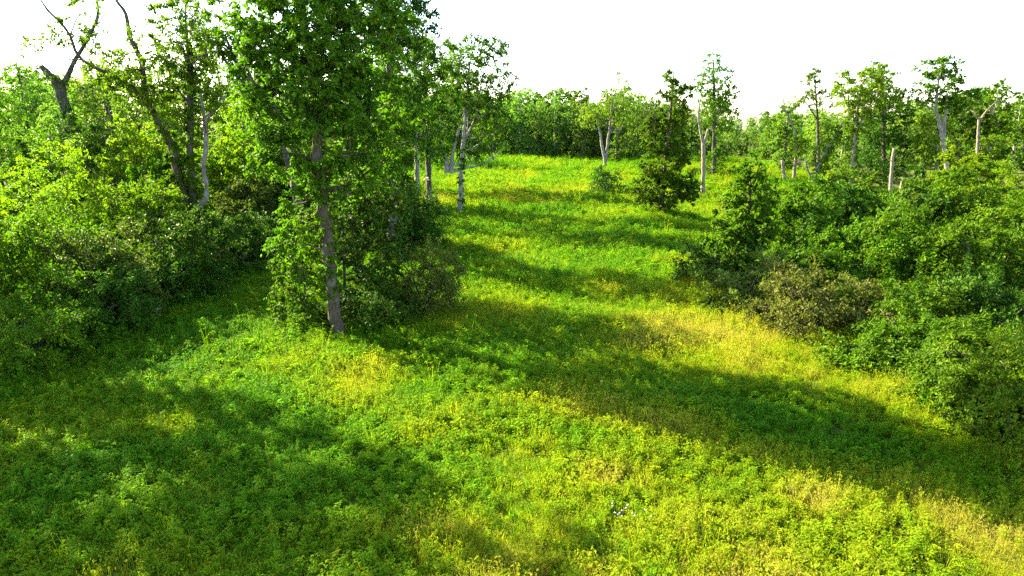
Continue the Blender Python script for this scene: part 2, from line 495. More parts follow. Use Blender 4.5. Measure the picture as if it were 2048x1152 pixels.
def scatter(name, label, cat, templates, X, Y, idx, scl, tint, rng, dz=0.0):
    """one object: real plants placed at given ground points by a geometry-node group"""
    coll = bpy.data.collections.new(name + '_plants')
    for i, (me) in enumerate(templates):
        coll.objects.link(bpy.data.objects.new('%s_plant_%02d' % (name, i), me))
    n = len(X)
    me = bpy.data.meshes.new(name)
    me.vertices.add(n)
    me.vertices.foreach_set('co', np.stack([X, Y, terrain(X, Y) + dz], -1).astype(np.float32).ravel())
    a = me.attributes.new('tint', 'FLOAT', 'POINT'); a.data.foreach_set('value', tint.astype(np.float32))
    a = me.attributes.new('scl', 'FLOAT', 'POINT'); a.data.foreach_set('value', scl.astype(np.float32))
    a = me.attributes.new('idx', 'INT', 'POINT'); a.data.foreach_set('value', idx.astype(np.int32))
    rot = np.stack([rng.normal(size=n) * 0.12, rng.normal(size=n) * 0.12, rng.uniform(0, 6.283, n)], -1)
    a = me.attributes.new('rot', 'FLOAT_VECTOR', 'POINT'); a.data.foreach_set('vector', rot.astype(np.float32).ravel())
    o = link(name, me)
    ng = bpy.data.node_groups.new(name + '_scatter', 'GeometryNodeTree')
    ng.interface.new_socket('Geometry', in_out='INPUT', socket_type='NodeSocketGeometry')
    ng.interface.new_socket('Geometry', in_out='OUTPUT', socket_type='NodeSocketGeometry')
    N = ng.nodes
    gi = N.new('NodeGroupInput'); go = N.new('NodeGroupOutput')
    ci = N.new('GeometryNodeCollectionInfo'); ci.inputs['Collection'].default_value = coll
    ci.inputs['Separate Children'].default_value = True; ci.inputs['Reset Children'].default_value = True
    ip = N.new('GeometryNodeInstanceOnPoints'); ip.inputs['Pick Instance'].default_value = True
    def attr(nm, t):
        k = N.new('GeometryNodeInputNamedAttribute'); k.data_type = t; k.inputs['Name'].default_value = nm
        return k.outputs['Attribute']
    ng.links.new(gi.outputs[0], ip.inputs['Points']); ng.links.new(ci.outputs[0], ip.inputs['Instance'])
    ng.links.new(attr('idx', 'INT'), ip.inputs['Instance Index'])
    ng.links.new(attr('rot', 'FLOAT_VECTOR'), ip.inputs['Rotation'])
    ng.links.new(attr('scl', 'FLOAT'), ip.inputs['Scale'])
    ng.links.new(ip.outputs[0], go.inputs[0])
    md = o.modifiers.new('scatter', 'NODES'); md.node_group = ng
    tag(o, label, cat, kind='stuff')
    return o

def meadow():
    rng = np.random.default_rng(5)
    gt = []
    for i in range(4):     # green tufts, then tan tufts with seed heads
        V, Q = blades(rng, 26, 0.33, 0.013, 0.13, 0.6)
        gt.append(mesh_from('grass_tuft', V, Q, [MM_grass]))
    for i in range(3):
        a = blades(rng, 16, 0.34, 0.012, 0.13, 0.5)
        b = blades(rng, 9, 0.54, 0.008, 0.14, 0.22, 3, 0.25)
        hv = []
        tips = b[0].reshape(9, 4, 2, 3)[:, -1].mean(1)
        c, q = leaf_mesh(rng, tips, np.tile([[0, 0, 1.0]], (9, 1)), np.full(9, 0.05), 2, 2, 0.06, 0.3, 0.2, 0.2)
        gt.append(mesh_from('seeding_grass_tuft', *joinvq([a, b, (c, q)]), [MM_grass]))
    for i in range(2):     # tall thin stalks with pale seed heads
        b = blades(rng, 5, 0.95, 0.009, 0.16, 0.12, 3, 0.18)
        tips = b[0].reshape(5, 4, 2, 3)[:, -1].mean(1)
        h = leaf_mesh(rng, tips, np.tile([[0, 0, 1.0]], (5, 1)), np.full(5, 0.09), 3, 3, 0.08, 0.3, 0.2, 0.1)
        gt.append(mesh_from('tall_stalk', *joinvq([b, blades(rng, 10, 0.3, 0.012, 0.12, 0.6), h]), [MM_grass]))
    wt = []
    for i in range(4):     # upright leafy stalks
        parts = [plant_leaves(rng, 24, rng.uniform(0.36, 0.48), 0.16, 0.36, 0.02) for k in range(1)]
        v2, q2 = plant_leaves(rng, 16, 0.34, 0.14, 0.36, 0.02); v2 = v2 + np.array([0.12, 0.06, 0])
        v3, q3 = plant_leaves(rng, 16, 0.30, 0.14, 0.36, 0.02); v3 = v3 + np.array([-0.09, 0.10, 0])
        st = blades(rng, 3, 0.42, 0.012, 0.1, 0.1, 2, 0.1)
        wt.append(mesh_from('leafy_weed', *joinvq(parts + [(v2, q2), (v3, q3), st]), [MM_weed]))
    for i in range(3):     # low broad leaves
        v, q = plant_leaves(rng, 40, 0.24, 0.11, 0.62, 0.11)
        wt.append(mesh_from('low_weed', v, q, [MM_weed]))
    for i in range(2):     # coarse plants with few large leaves
        v, q = plant_leaves(rng, 18, 0.36, 0.27, 0.5, 0.03)
        wt.append(mesh_from('coarse_weed', v, q, [MM_weed]))
    for i in range(2):     # tall single stalks of narrow leaves
        v, q = plant_leaves(rng, 34, 0.6, 0.15, 0.26, 0.02)
        wt.append(mesh_from('tall_weed', v, q, [MM_weed]))
    # points: density falls with distance, plants at full size near by
    zones = [(8.5, 22, 66, 0.74), (22, 36, 46, 0.88), (36, 60, 20, 1.15), (60, 100, 8.0, 1.5), (100, 150, 4, 1.9)]
    XX = []; YY = []; SS = []
    for y0, y1, den, s in zones:
        hw = 0.80 * y1 + 4
        n = int((y1 - y0) * 2 * hw * den)
        x = rng.uniform(-hw, hw, n); y = rng.uniform(y0, y1, n)
        k = (np.abs(x) < 0.80 * y + 3) & (x > -26 - 0.5 * np.maximum(0, y - 60)) & ((x < 19) | (y > 33))
        k &= (x < 45)
        x, y = x[k], y[k]
        XX.append(x); YY.append(y); SS.append(np.full(len(x), s) * rng.uniform(0.65, 1.3, len(x)))
    X = np.concatenate(XX); Y = np.concatenate(YY); S = np.concatenate(SS)
    # dry grass against leafy weeds; dry also paints sunlit ground yellower, shaded ground greener
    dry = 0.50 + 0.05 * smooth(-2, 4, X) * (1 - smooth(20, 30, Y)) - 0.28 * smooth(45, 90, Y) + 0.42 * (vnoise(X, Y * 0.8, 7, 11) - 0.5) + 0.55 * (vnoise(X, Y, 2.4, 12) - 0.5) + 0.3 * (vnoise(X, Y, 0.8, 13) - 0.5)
    def blob(px, py, rx, ry, ang=0.0):
        c, s = math.cos(ang), math.sin(ang)
        dx = X - px; dy = Y - py
        return np.exp(-(((dx * c + dy * s) / rx) ** 2 + ((-dx * s + dy * c) / ry) ** 2))
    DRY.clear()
    for (u, v, rx, ry, a, k) in DRY_AND_LIGHT_SPOTS:
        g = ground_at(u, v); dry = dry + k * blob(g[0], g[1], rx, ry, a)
    weedy = 0.64 + 0.8 * (vnoise(X, Y, 3.1, 21) - 0.5) + 0.6 * (vnoise(X, Y, 1.1, 22) - 0.5) - 0.55 * (dry - 0.45)
    isw = rng.random(len(X)) < np.clip(weedy * 0.95, 0.05, 0.9)
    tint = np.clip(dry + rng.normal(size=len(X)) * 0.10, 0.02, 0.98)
    S = S * (0.75 + 0.55 * vnoise(X, Y, 1.7, 31))
    gi = ~isw
    ig = np.where(rng.random(gi.sum()) < np.clip((dry[gi] - 0.35) * 1.6, 0.05, 0.8), rng.integers(4, 7, gi.sum()), rng.integers(0, 4, gi.sum()))
    rr = rng.random(gi.sum()); ig = np.where((rr < 0.012) & (Y[gi] > 15), rng.integers(7, 9, gi.sum()), ig)
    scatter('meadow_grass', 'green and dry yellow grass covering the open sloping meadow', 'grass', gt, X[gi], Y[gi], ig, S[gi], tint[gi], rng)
    iw = np.where(rng.random(isw.sum()) < 0.6, rng.integers(0, 4, isw.sum()), rng.integers(4, 7, isw.sum()))
    rr = rng.random(isw.sum()); iw = np.where(rr < 0.05, rng.integers(7, 9, isw.sum()), np.where(rr < 0.08, rng.integers(9, 11, isw.sum()), iw))
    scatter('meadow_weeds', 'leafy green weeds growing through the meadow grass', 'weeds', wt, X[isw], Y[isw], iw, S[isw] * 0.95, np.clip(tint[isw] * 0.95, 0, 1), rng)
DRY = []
# u, v in the photo, radii in metres, angle, strength; real patches plus painted sun and shade
DRY_AND_LIGHT_SPOTS = [(1150, 570, 3.0, 1.6, -0.6, 0.2), (1350, 660, 4.0, 1.1, -0.75, 0.22), (1600, 760, 3.5, 0.9, -0.8, 0.2), (1900, 900, 3.0, 0.7, -0.7, 0.2),
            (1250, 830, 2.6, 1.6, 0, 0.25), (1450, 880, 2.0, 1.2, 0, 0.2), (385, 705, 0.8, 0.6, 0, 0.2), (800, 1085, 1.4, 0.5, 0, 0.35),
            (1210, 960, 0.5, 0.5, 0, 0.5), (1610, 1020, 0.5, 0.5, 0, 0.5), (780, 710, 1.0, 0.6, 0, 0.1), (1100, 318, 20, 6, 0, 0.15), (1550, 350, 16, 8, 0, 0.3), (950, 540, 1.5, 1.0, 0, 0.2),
            (1640, 860, 2.2, 1.0, -0.5, -0.6), (870, 790, 1.0, 0.6, 0, -0.3), (1150, 880, 0.6, 0.4, 0, -0.35), (950, 330, 8, 8, 0, -0.4), (1200, 460, 10, 9, 0, -0.15), (300, 950, 7, 5, 0, -0.3), (250, 690, 6, 6, 0, -0.3), (500, 570, 6, 8, 0, -0.3), (1200, 930, 9, 4, 0, 0.12), (1750, 1060, 4, 3, 0, .12), (700, 780, 5, 3, 0, 0.1), (1000, 860, 4, 2, 0, .1), (1050, 640, 4, 4, 0, -.1), (1100, 360, 25, 25, 0, .06), (1000, 690, 4, 2, -.58, -.28), (1300, 790, 4, 1.7, -.58, -.28), (1620, 860, 4, 1.5, -.58, -.25), (1900, 940, 3, 1.3, -.58, -.2), (1050, 470, 9, 12, 0, -.22), (1300, 520, 8, 8, 0, -.2)]  # parallel slanted spots paint the oak's shadow band greener in the plant tint
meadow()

# ------------------------------------------------------------------ trees and shrubs
def E(u, v, y, ru, rv, rd=None):
    """ellipsoid round the photo's pixel (u, v) at distance y; ru, rv pixels, rd metres"""
    c = P(u, v, y); k = y / (cp * FPX) * 1.0
    rx = ru * k; rz = rv * k
    return [c[0], c[1], c[2], rx, rd if rd else rx, rz]

def TR(y, *rows):
    """trunk polyline: rows of u, v, radius [, depth offset]"""
    out = []
    for r in rows:
        p = P(r[0], r[1], y + (r[3] if len(r) > 3 else 0)); out.append([*p, r[2]])
    return out

SEED = [100]
def plant(name, label, cat, base, envs, leaf, bark, trunks=None, ll=0.13, asp=0.5, lai=4.5, rc=0.55, nl=10, group=None,
          inner=0.45, droop=0.25, flat=0.75, up=0.6, maxleaf=42000, stems=0, ivy=None, twigs=0, parts=('trunk', 'crown'), r0=0.07, S=7,
          sides=9, spread=0.75, along=0.5, seed=None, wood=()):
    """a tree or shrub: wood and leaves, built in place; base world (x,y,z), envs and trunks in world coordinates"""
    SEED[0] += 1
    ll *= 1.18; maxleaf = int(maxleaf * 0.52)
    rng = np.random.default_rng(seed or SEED[0])
    base = np.asarray(base, float)
    root = thing(name, label, cat, base, group)
    off3 = base
    ev = np.asarray(envs, float).copy() if len(envs) else np.zeros((0, 6))
    if len(ev): ev[:, :3] -= off3
    tb = Tubes()
    nodes = []
    if trunks:
        for t in trunks:
            t = np.asarray(t, float).copy(); t[:, :3] -= off3
            q = resample(t, 0.35)
            q[1:-1, :3] += rng.normal(size=(len(q) - 2, 3)) * q[1:-1, 3:4] * 0.10
            tb.add(q[:, :3], q[:, 3], sides, rough=0.06, rng=rng)
            nodes.append(q)
    for nm, bk, tl in wood:              # further stems and limbs, each a part with a bark of its own
        t2 = Tubes() if tb.n or trunks else tb
        for t in tl:
            t = np.asarray(t, float).copy(); t[:, :3] -= off3
            q = resample(t, 0.3)
            q[1:-1, :3] += rng.normal(size=(len(q) - 2, 3)) * q[1:-1, 3:4] * 0.10
            t2.add(q[:, :3], q[:, 3], sides, rough=0.06, rng=rng)
            nodes.append(q)
        if t2 is not tb: link(nm, t2.build(nm, BK[bk]), root)
        else: parts = (nm, parts[1])
    for i in range(stems):
        k = ev[int(rng.integers(len(ev)))]
        tgt = k[:3] + rng.normal(size=3) * k[3:] * 0.3
        b = np.array([*(rng.normal(size=2) * 0.25), -0.1])
        tgt[2] = max(tgt[2], 0.5)
        mid = b * 0.45 + tgt * 0.55 + np.array([0, 0, 0.3]) + rng.normal(size=3) * 0.1
        r = rng.uniform(0.03, 0.06)
        q = resample([[*b, r], [*mid, r * 0.75], [*tgt, r * 0.4]], 0.3)
        tb.add(q[:, :3], q[:, 3], 6)
        nodes.append(q)
    if len(ev):
        area = sum(math.pi * max(e[3], e[4]) * e[5] for e in ev)
        overlap = 0.7 if len(ev) > 2 else 1.0
        nleaf = min(maxleaf, int(area * overlap * lai * 1.7 / (ll * ll * asp * 0.55)))
        surf = sum(4 * math.pi * (e[3] * e[4] * e[5]) ** (2 / 3) for e in ev) * overlap
        nc = int(np.clip(surf * 1.1 / (math.pi * rc * rc), 14, 520))
        C, D = sample_env(rng, ev, nc, inner, rc * 0.85)
        L = max(3, int(nleaf / (len(C) * S)))
        R = rc * rng.uniform(0.7, 1.5, len(C))
        V, Q = leaf_mesh(rng, C, D, R, S, L, ll, asp, up, droop, flat, spread, along)
        if nodes: grow_branches(rng, tb, np.concatenate(nodes), C, nl, r0)
    if twigs:
        nd = np.concatenate(nodes)
        for i in range(twigs):
            a = nd[int(len(nd) * rng.uniform(0.55, 0.98))]
            bare_twigs(rng, tb, a[:3], rng.normal(size=3) * 0.7 + np.array([0, 0, 0.6]), rng.uniform(0.8, 1.8), min(0.04, a[3] * 0.6), 2)
    if tb.n: link(parts[0], tb.build(parts[0], BK[bark]), root)
    if len(ev): link(parts[1], mesh_from(parts[1], V, Q, [LM[leaf]]), root)
    if ivy:
        # leaves clinging to the trunk: list of (trunk index, t0, t1, spread)
        VV = []
        for ti, t0, t1, sprd, n in ivy:
            q = nodes[ti]; k = np.clip((rng.uniform(t0, t1, n) * (len(q) - 1)).astype(int), 0, len(q) - 1)
            d = rng.normal(size=(n, 3)); d[:, 2] *= 0.3; d = unit(d)
            C2 = q[k, :3] + d * (q[k, 3:4] + sprd * rng.random((n, 1))) + np.array([0, 0, 1]) * rng.normal(size=(n, 1)) * 0.15
            VV.append(leaf_mesh(rng, C2, d, np.full(n, 0.22 + sprd * 0.4), 4, 6, ll * 0.8, 0.75, 0.3, 0.4))
        v, q = joinvq(VV)
        link('ivy', mesh_from('ivy', v, q, [LM['vine']]), root)
    return root

def shrub(label, u, vtop, vbase, y, wpx, leaf, ll=0.11, bark='dark', rd=None, cat='shrub', name='shrub', n=5, group=None, **kw):
    """a bush whose crown spans vtop..vbase and wpx wide in the photo at distance y"""
    SEED[0] += 1
    rng = np.random.default_rng(SEED[0] * 7)
    k = y / (cp * FPX)
    c = P(u, (vtop + vbase) / 2, y)
    gz = float(terrain(c[0], c[1]))
    ztop = P(u, vtop, y)[2]
    h = max(ztop - gz, 0.8) * 1.08
    W = wpx * k / 2 * 1.12
    rdd = rd or min(W, 2.6)
    envs = [[c[0], c[1], gz + h * 0.42, W * 0.80, rdd * 0.85, h * 0.42], [c[0], c[1], gz + h * 0.18, W * 0.98, rdd * 0.98, h * 0.22]]
    for i in range(n):
        a = rng.uniform(0, 6.28); q = rng.uniform(0.45, 0.9)
        hh = rng.uniform(0.30, 0.72) if i else 0.72
        r = rng.uniform(0.3, 0.5)
        envs.append([c[0] + W * q * math.cos(a) * (1.15 - 0.5 * hh), c[1] + rdd * q * math.sin(a), gz + h * hh, W * r, rdd * r, h * min(r * 0.62, 1 - hh)])
    rc = kw.pop('rc', min(0.75, 0.17 * (W + h) + 0.12))
    st = kw.pop('stems', 6)
    kw.setdefault('inner', 0.5)
    return plant(name, label, cat, (c[0], c[1], gz), envs, leaf, bark, None, ll=ll, rc=rc, stems=st, group=group,
                 parts=('stems', 'foliage'), nl=12, **kw)

# --- the tall oak in the meadow
g = ground_at(676, 672); Y = g[1]
plant('oak_tree', 'tall oak standing in the meadow with long bare lower trunk and full leafy crown', 'tree', (g[0], g[1], float(terrain(g[0], g[1]))),
      [E(600, 40, Y, 115, 110, 1.5), E(615, -100, Y, 90, 100, 1.4), E(560, 235, Y, 72, 45, 1.3), E(580, 305, Y, 80, 42, 1.3), E(545, 150, Y, 60, 55, 1.5),
       E(725, 50, Y - .3, 90, 95, 1.2), E(700, 330, Y + .8, 75, 55, 1.8), E(640, 180, Y, 100, 80, 1.7), E(605, 395, Y - .3, 42, 30, 1.0), E(770, 200, Y + 1, 70, 70, 1.8),
       E(590, 470, Y - .2, 34, 28, 0.8), E(760, 300, Y + 1, 60, 45, 1.5), E(608, 170, Y - 1.2, 75, 80, .8), E(600, 40, Y - 1.2, 80, 70, .8), E(530, 60, Y, 60, 60, 1.2), E(690, 200, Y - .8, 70, 60, 1.0)],
      'oak', 'oak',
      [TR(Y, (679, 692, .46), (677, 676, .34), (674, 650, .265), (664, 570, .235), (652, 460, .225), (638, 340, .20), (632, 230, .17), (622, 120, .14), (606, 20, .11), (598, -80, .08), (592, -190, .03)),
       TR(Y, (640, 360, .13), (648, 335, .11, -.2), (668, 322, .09, -.4), (690, 312, .06, -.6))],
      ll=0.15, asp=0.55, rc=0.55, lai=5.5, nl=40, maxleaf=170000, ivy=[(0, 0.18, 0.5, 0.06, 60)], r0=0.10, sides=12, S=8)
# saplings and shrubs round the oak's foot
b = P(690, 690, Y + 2.5)
plant('maple_sapling', 'dark leafy young maple growing close behind the oak trunk', 'tree', onground(b[0], b[1]),
      [E(745, 500, Y + 2.5, 75, 60, 1.4), E(740, 590, Y + 2.5, 85, 60, 1.6), E(720, 410, Y + 2.7, 75, 50, 1.3), E(700, 620, Y + 2, 60, 40, 1.2), E(780, 420, Y + 3, 50, 45, 1.0)],
      'dark', 'dark', [TR(Y + 2.5, (690, 680, .08), (690, 600, .07), (687, 500, .055), (686, 400, .04), (700, 340, .015))], ll=0.15, asp=0.7, rc=0.5, nl=16, maxleaf=40000)
b = P(600, 690, Y + 1.0)
plant('maple_sapling', 'pale sunlit sapling with drooping leaf sprays at the oak left side', 'tree', onground(b[0], b[1]),
      [E(590, 510, Y + 1, 36, 32, 0.9), E(600, 560, Y + 1, 45, 32, 1.0), E(585, 610, Y + 1, 42, 30, 1.0), E(615, 640, Y + .7, 60, 25, 1.0), E(625, 450, Y + 1.2, 30, 30, .8)],
      'mid', 'dark', [TR(Y + 1, (612, 690, .05), (610, 600, .045), (606, 500, .03), (612, 430, .012))], ll=0.13, asp=0.65, rc=0.42, nl=12, maxleaf=24000, droop=0.4)
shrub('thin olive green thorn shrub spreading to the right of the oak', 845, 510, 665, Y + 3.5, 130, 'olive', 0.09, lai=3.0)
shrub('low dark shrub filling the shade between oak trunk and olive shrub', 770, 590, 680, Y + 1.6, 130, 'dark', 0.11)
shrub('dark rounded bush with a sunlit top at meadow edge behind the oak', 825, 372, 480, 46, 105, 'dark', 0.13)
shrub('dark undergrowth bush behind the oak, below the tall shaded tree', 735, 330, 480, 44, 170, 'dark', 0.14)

# --- tall trees behind the oak
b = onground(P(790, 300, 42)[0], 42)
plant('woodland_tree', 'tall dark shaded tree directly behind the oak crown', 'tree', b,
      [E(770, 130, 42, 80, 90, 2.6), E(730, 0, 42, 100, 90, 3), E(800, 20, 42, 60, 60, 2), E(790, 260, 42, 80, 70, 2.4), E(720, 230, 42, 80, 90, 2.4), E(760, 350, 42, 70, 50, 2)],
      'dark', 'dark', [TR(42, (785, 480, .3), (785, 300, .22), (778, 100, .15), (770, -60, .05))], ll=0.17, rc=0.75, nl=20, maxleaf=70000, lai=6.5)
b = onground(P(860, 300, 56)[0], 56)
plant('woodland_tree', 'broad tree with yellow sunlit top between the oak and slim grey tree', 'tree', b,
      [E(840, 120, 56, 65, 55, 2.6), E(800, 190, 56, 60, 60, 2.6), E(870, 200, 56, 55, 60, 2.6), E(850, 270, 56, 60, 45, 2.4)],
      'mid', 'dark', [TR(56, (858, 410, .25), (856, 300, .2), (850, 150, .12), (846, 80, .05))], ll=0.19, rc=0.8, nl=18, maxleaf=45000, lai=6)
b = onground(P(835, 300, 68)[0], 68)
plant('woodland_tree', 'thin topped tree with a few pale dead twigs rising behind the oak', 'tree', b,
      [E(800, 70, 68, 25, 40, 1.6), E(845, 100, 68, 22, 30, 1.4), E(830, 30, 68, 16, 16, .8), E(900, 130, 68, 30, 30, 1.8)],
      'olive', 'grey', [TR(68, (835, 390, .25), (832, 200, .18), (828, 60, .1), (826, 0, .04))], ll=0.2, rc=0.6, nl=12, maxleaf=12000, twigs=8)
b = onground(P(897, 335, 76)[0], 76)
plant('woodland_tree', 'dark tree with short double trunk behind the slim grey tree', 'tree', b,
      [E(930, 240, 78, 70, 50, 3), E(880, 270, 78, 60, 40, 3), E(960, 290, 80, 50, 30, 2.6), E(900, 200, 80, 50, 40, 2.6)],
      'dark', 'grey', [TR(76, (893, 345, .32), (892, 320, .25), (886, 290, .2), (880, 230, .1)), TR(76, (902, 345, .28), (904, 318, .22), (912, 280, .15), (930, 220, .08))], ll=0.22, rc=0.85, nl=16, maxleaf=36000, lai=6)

# --- the slim grey tree in the meadow
g = ground_at(920, 427); Y = g[1]
plant('slim_tree', 'slim grey barked tree standing alone in meadow with forked upper limbs', 'tree', (g[0], g[1], float(terrain(g[0], g[1]))),
      [E(930, 130, Y, 45, 45, 2.0), E(975, 120, Y, 42, 38, 1.8), E(960, 190, Y, 55, 40, 2.2), E(1000, 170, Y, 28, 30, 1.4), E(910, 170, Y, 30, 35, 1.5), E(985, 235, Y, 40, 35, 1.8), E(950, 95, Y, 28, 22, 1.2), E(990, 90, Y, 22, 18, 1.0)],
      'mid', 'grey',
      [TR(Y, (920, 430, .32), (921, 405, .25), (922, 350, .2), (926, 290, .17), (930, 240, .14), (934, 190, .11), (940, 120, .06)),
       TR(Y, (927, 285, .12), (942, 255, .10), (955, 225, .09), (960, 180, .06), (975, 110, .03)),
       TR(Y, (931, 240, .09), (943, 210, .07), (950, 180, .05), (960, 140, .03))], ll=0.2, rc=0.65, nl=18, maxleaf=26000, lai=3.4, ivy=[(0, 0.1, 0.45, 0.03, 40)], twigs=3)

# --- centre: group on the upper meadow
g = ground_at(1210, 337); Y = g[1]
plant('forked_tree', 'tree with two pale forked trunks and thinning dead topped crown', 'tree', (g[0], g[1], float(terrain(g[0], g[1]))),
      [E(1200, 225, Y, 28, 20, 2), E(1235, 200, Y, 30, 25, 2.2), E(1250, 235, Y, 28, 22, 2), E(1180, 240, Y, 22, 16, 1.6), E(1243, 165, Y, 13, 14, 1.0)],
      'yellow', 'pale', [TR(Y, (1211, 340, .3), (1209, 315, .25), (1203, 285, .2), (1198, 255, .15), (1190, 225, .07)),
                         TR(Y, (1211, 325, .2), (1215, 290, .2), (1220, 250, .16), (1224, 210, .12), (1235, 170, .06), (1243, 135, .02))], ll=0.28, rc=0.7, nl=12, maxleaf=9000, lai=2.6, twigs=14)
g = ground_at(1235, 332); Y = g[1] + 2
plant('ivy_tree', 'vine wrapped broken trunk with one bare slanting branch, right of forked tree', 'tree', onground(P(1235, 332, Y)[0], Y),
      [E(1232, 300, Y, 14, 18, 1.0), E(1255, 285, Y, 16, 14, 1.0)], 'yellow', 'pale',
      [TR(Y, (1235, 335, .28), (1233, 300, .22), (1236, 270, .17), (1234, 245, .12)), TR(Y, (1237, 310, .12), (1252, 285, .1), (1268, 268, .06)), TR(Y, (1237, 268, .1), (1243, 255, .08), (1242, 240, .05))],
      ll=0.26, rc=0.5, nl=6, maxleaf=3500, ivy=[(0, .1, .9, .25, 70)])
shrub('small dark round bush alone on the upper meadow', 1216, 334, 392, ground_at(1216, 392)[1], 56, 'dark', 0.16, stems=9, lai=2.6)
g = ground_at(1325, 430); Y = g[1]
plant('field_oak', 'dense rounded tree with tall narrow ivy covered top on the meadow', 'tree', (g[0], g[1], float(terrain(g[0], g[1]))),
      [E(1328, 375, Y, 58, 34, 2.6), E(1330, 325, Y, 45, 35, 2.0), E(1338, 270, Y, 44, 42, 1.8), E(1346, 208, Y, 34, 40, 1.5), E(1342, 165, Y, 18, 26, .9), E(1368, 190, Y, 16, 22, .8), E(1305, 265, Y, 20, 34, 1.0), E(1300, 380, Y, 34, 24, 1.6), E(1366, 372, Y, 28, 22, 1.5)],
      'mid', 'oak', [TR(Y, (1325, 436, .26), (1325, 410, .2), (1327, 370, .18), (1335, 280, .14), (1345, 180, .08), (1348, 130, .02)), TR(Y, (1325, 300, .08), (1310, 250, .06), (1312, 200, .04), (1308, 165, .02))],
      ll=0.2, rc=0.55, nl=20, maxleaf=65000, lai=9, twigs=7)
g = ground_at(1406, 393); Y = g[1]
plant('bare_tree', 'bare pale brown trunk forking into two leafless limbs', 'tree', (g[0], g[1], float(terrain(g[0], g[1]))), [], None, 'dead',
      [TR(Y, (1406, 396, .3), (1406, 360, .24), (1407, 310, .22), (1406, 285, .2)), TR(Y, (1406, 290, .17), (1401, 260, .15), (1397, 235, .11), (1400, 200, .06)), TR(Y, (1407, 292, .17), (1412, 275, .15), (1416, 258, .12))], twigs=3)
g = ground_at(1428, 355); Y = g[1]
plant('poplar_tree', 'tall narrow leafy tree behind the bare forked trunk', 'tree', (g[0], g[1], float(terrain(g[0], g[1]))),
      [E(1430, 165, Y, 34, 38, 2.2), E(1425, 125, Y, 18, 22, 1.2), E(1435, 215, Y, 38, 32, 2.4), E(1440, 190, Y, 34, 20, 2.2), E(1430, 330, Y, 40, 32, 2.4), E(1428, 275, Y, 26, 35, 1.6), E(1400, 175, Y, 14, 16, 1.0)],
      'mid', 'dark', [TR(Y, (1428, 358, .35), (1428, 280, .26), (1428, 180, .16), (1426, 105, .04))], ll=0.26, rc=0.7, nl=18, maxleaf=20000, lai=3.6, twigs=6)

# --- right: group of half dead trees above the thicket
def gy(u, v): return ground_at(u, v)[1]
Y = 92
def bs(u, y): p = P(u, 350, y); return onground(p[0], y)
plant('dead_tree', 'dead pale tree with bare twiggy top beside the short stub', 'tree', bs(1588, Y), [E(1596, 290, Y, 22, 20, 1.5)], 'yellow', 'dead',
      [TR(Y, (1586, 372, .25), (1590, 330, .2), (1594, 290, .15), (1590, 265, .11), (1578, 235, .08), (1568, 220, .06), (1548, 205, .03)), TR(Y, (1589, 335, .1), (1600, 322, .08)),
       TR(Y, (1570, 222, .06), (1566, 190, .04), (1568, 172, .02))], ll=0.24, rc=.5, nl=6, maxleaf=3000, twigs=10)
plant('stump', 'short pale broken stub beside the bare dead tree', 'stump', bs(1570, Y - 2), [], None, 'dead', [TR(Y - 2, (1570, 362, .22), (1567, 340, .2), (1564, 320, .19))])
plant('thin_tree', 'thin half bare tree with dark leaf tufts behind the dead pale tree', 'tree', bs(1635, 97),
      [E(1625, 165, 97, 18, 18, 1.3), E(1605, 200, 97, 20, 14, 1.3), E(1650, 195, 97, 18, 18, 1.3), E(1632, 145, 97, 10, 12, .9)], 'olive', 'dark',
      [TR(97, (1638, 360, .26), (1636, 280, .2), (1634, 220, .13), (1628, 150, .05)), TR(97, (1635, 240, .1), (1612, 205, .06), (1602, 190, .03))], ll=0.26, rc=.6, nl=10, maxleaf=9000, lai=3.4, twigs=8)
plant('vine_tree', 'leaning broken trunk wrapped in yellow green vines', 'tree', bs(1625, 88),
      [E(1650, 300, 88, 16, 24, 1.0), E(1640, 330, 88, 20, 20, 1.1), E(1668, 270, 88, 16, 18, .9)], 'yellow', 'pale',
      [TR(88, (1622, 372, .3), (1634, 340, .27), (1652, 305, .23), (1672, 270, .19), (1686, 242, .16)), TR(88, (1624, 360, .14), (1614, 335, .11), (1610, 318, .07))], ll=.24, rc=.5, nl=6, maxleaf=5000, ivy=[(0, .1, .9, .25, 60)])
plant('vine_tree', 'broad yellow green tree draped in vines, widest of the half dead trees', 'tree', bs(1705, 86),
      [E(1730, 160, 86, 48, 26, 2.4), E(1700, 195, 86, 34, 28, 2.0), E(1760, 190, 86, 40, 30, 2.2), E(1685, 160, 86, 18, 20, 1.2), E(1715, 235, 86, 26, 28, 1.5), E(1770, 150, 86, 18, 20, 1.2)], 'yellow', 'dead',
      [TR(86, (1704, 385, .3), (1706, 330, .24), (1710, 270, .2), (1716, 210, .14), (1730, 150, .05)), TR(86, (1712, 260, .12), (1740, 210, .09), (1765, 160, .04)), TR(86, (1710, 240, .1), (1690, 200, .07), (1682, 165, .04))],
      ll=.24, rc=.65, nl=16, maxleaf=26000, twigs=8, lai=5, ivy=[(0, .1, .8, .1, 60)])
plant('woodland_tree', 'dark dense tree filling behind and below the yellow vine draped tree', 'tree', bs(1770, 94),
      [E(1770, 240, 94, 50, 50, 3.0), E(1780, 310, 94, 55, 45, 3.2), E(1750, 190, 94, 35, 35, 2.2), E(1800, 215, 94, 30, 30, 2.0), E(1765, 135, 94, 18, 22, 1.2), E(1740, 340, 92, 40, 35, 2.4)], 'dark', 'dark',
      [TR(94, (1768, 385, .35), (1768, 280, .25), (1766, 180, .15), (1764, 130, .05))], ll=.25, rc=.85, nl=18, maxleaf=40000, lai=6.5, twigs=4)
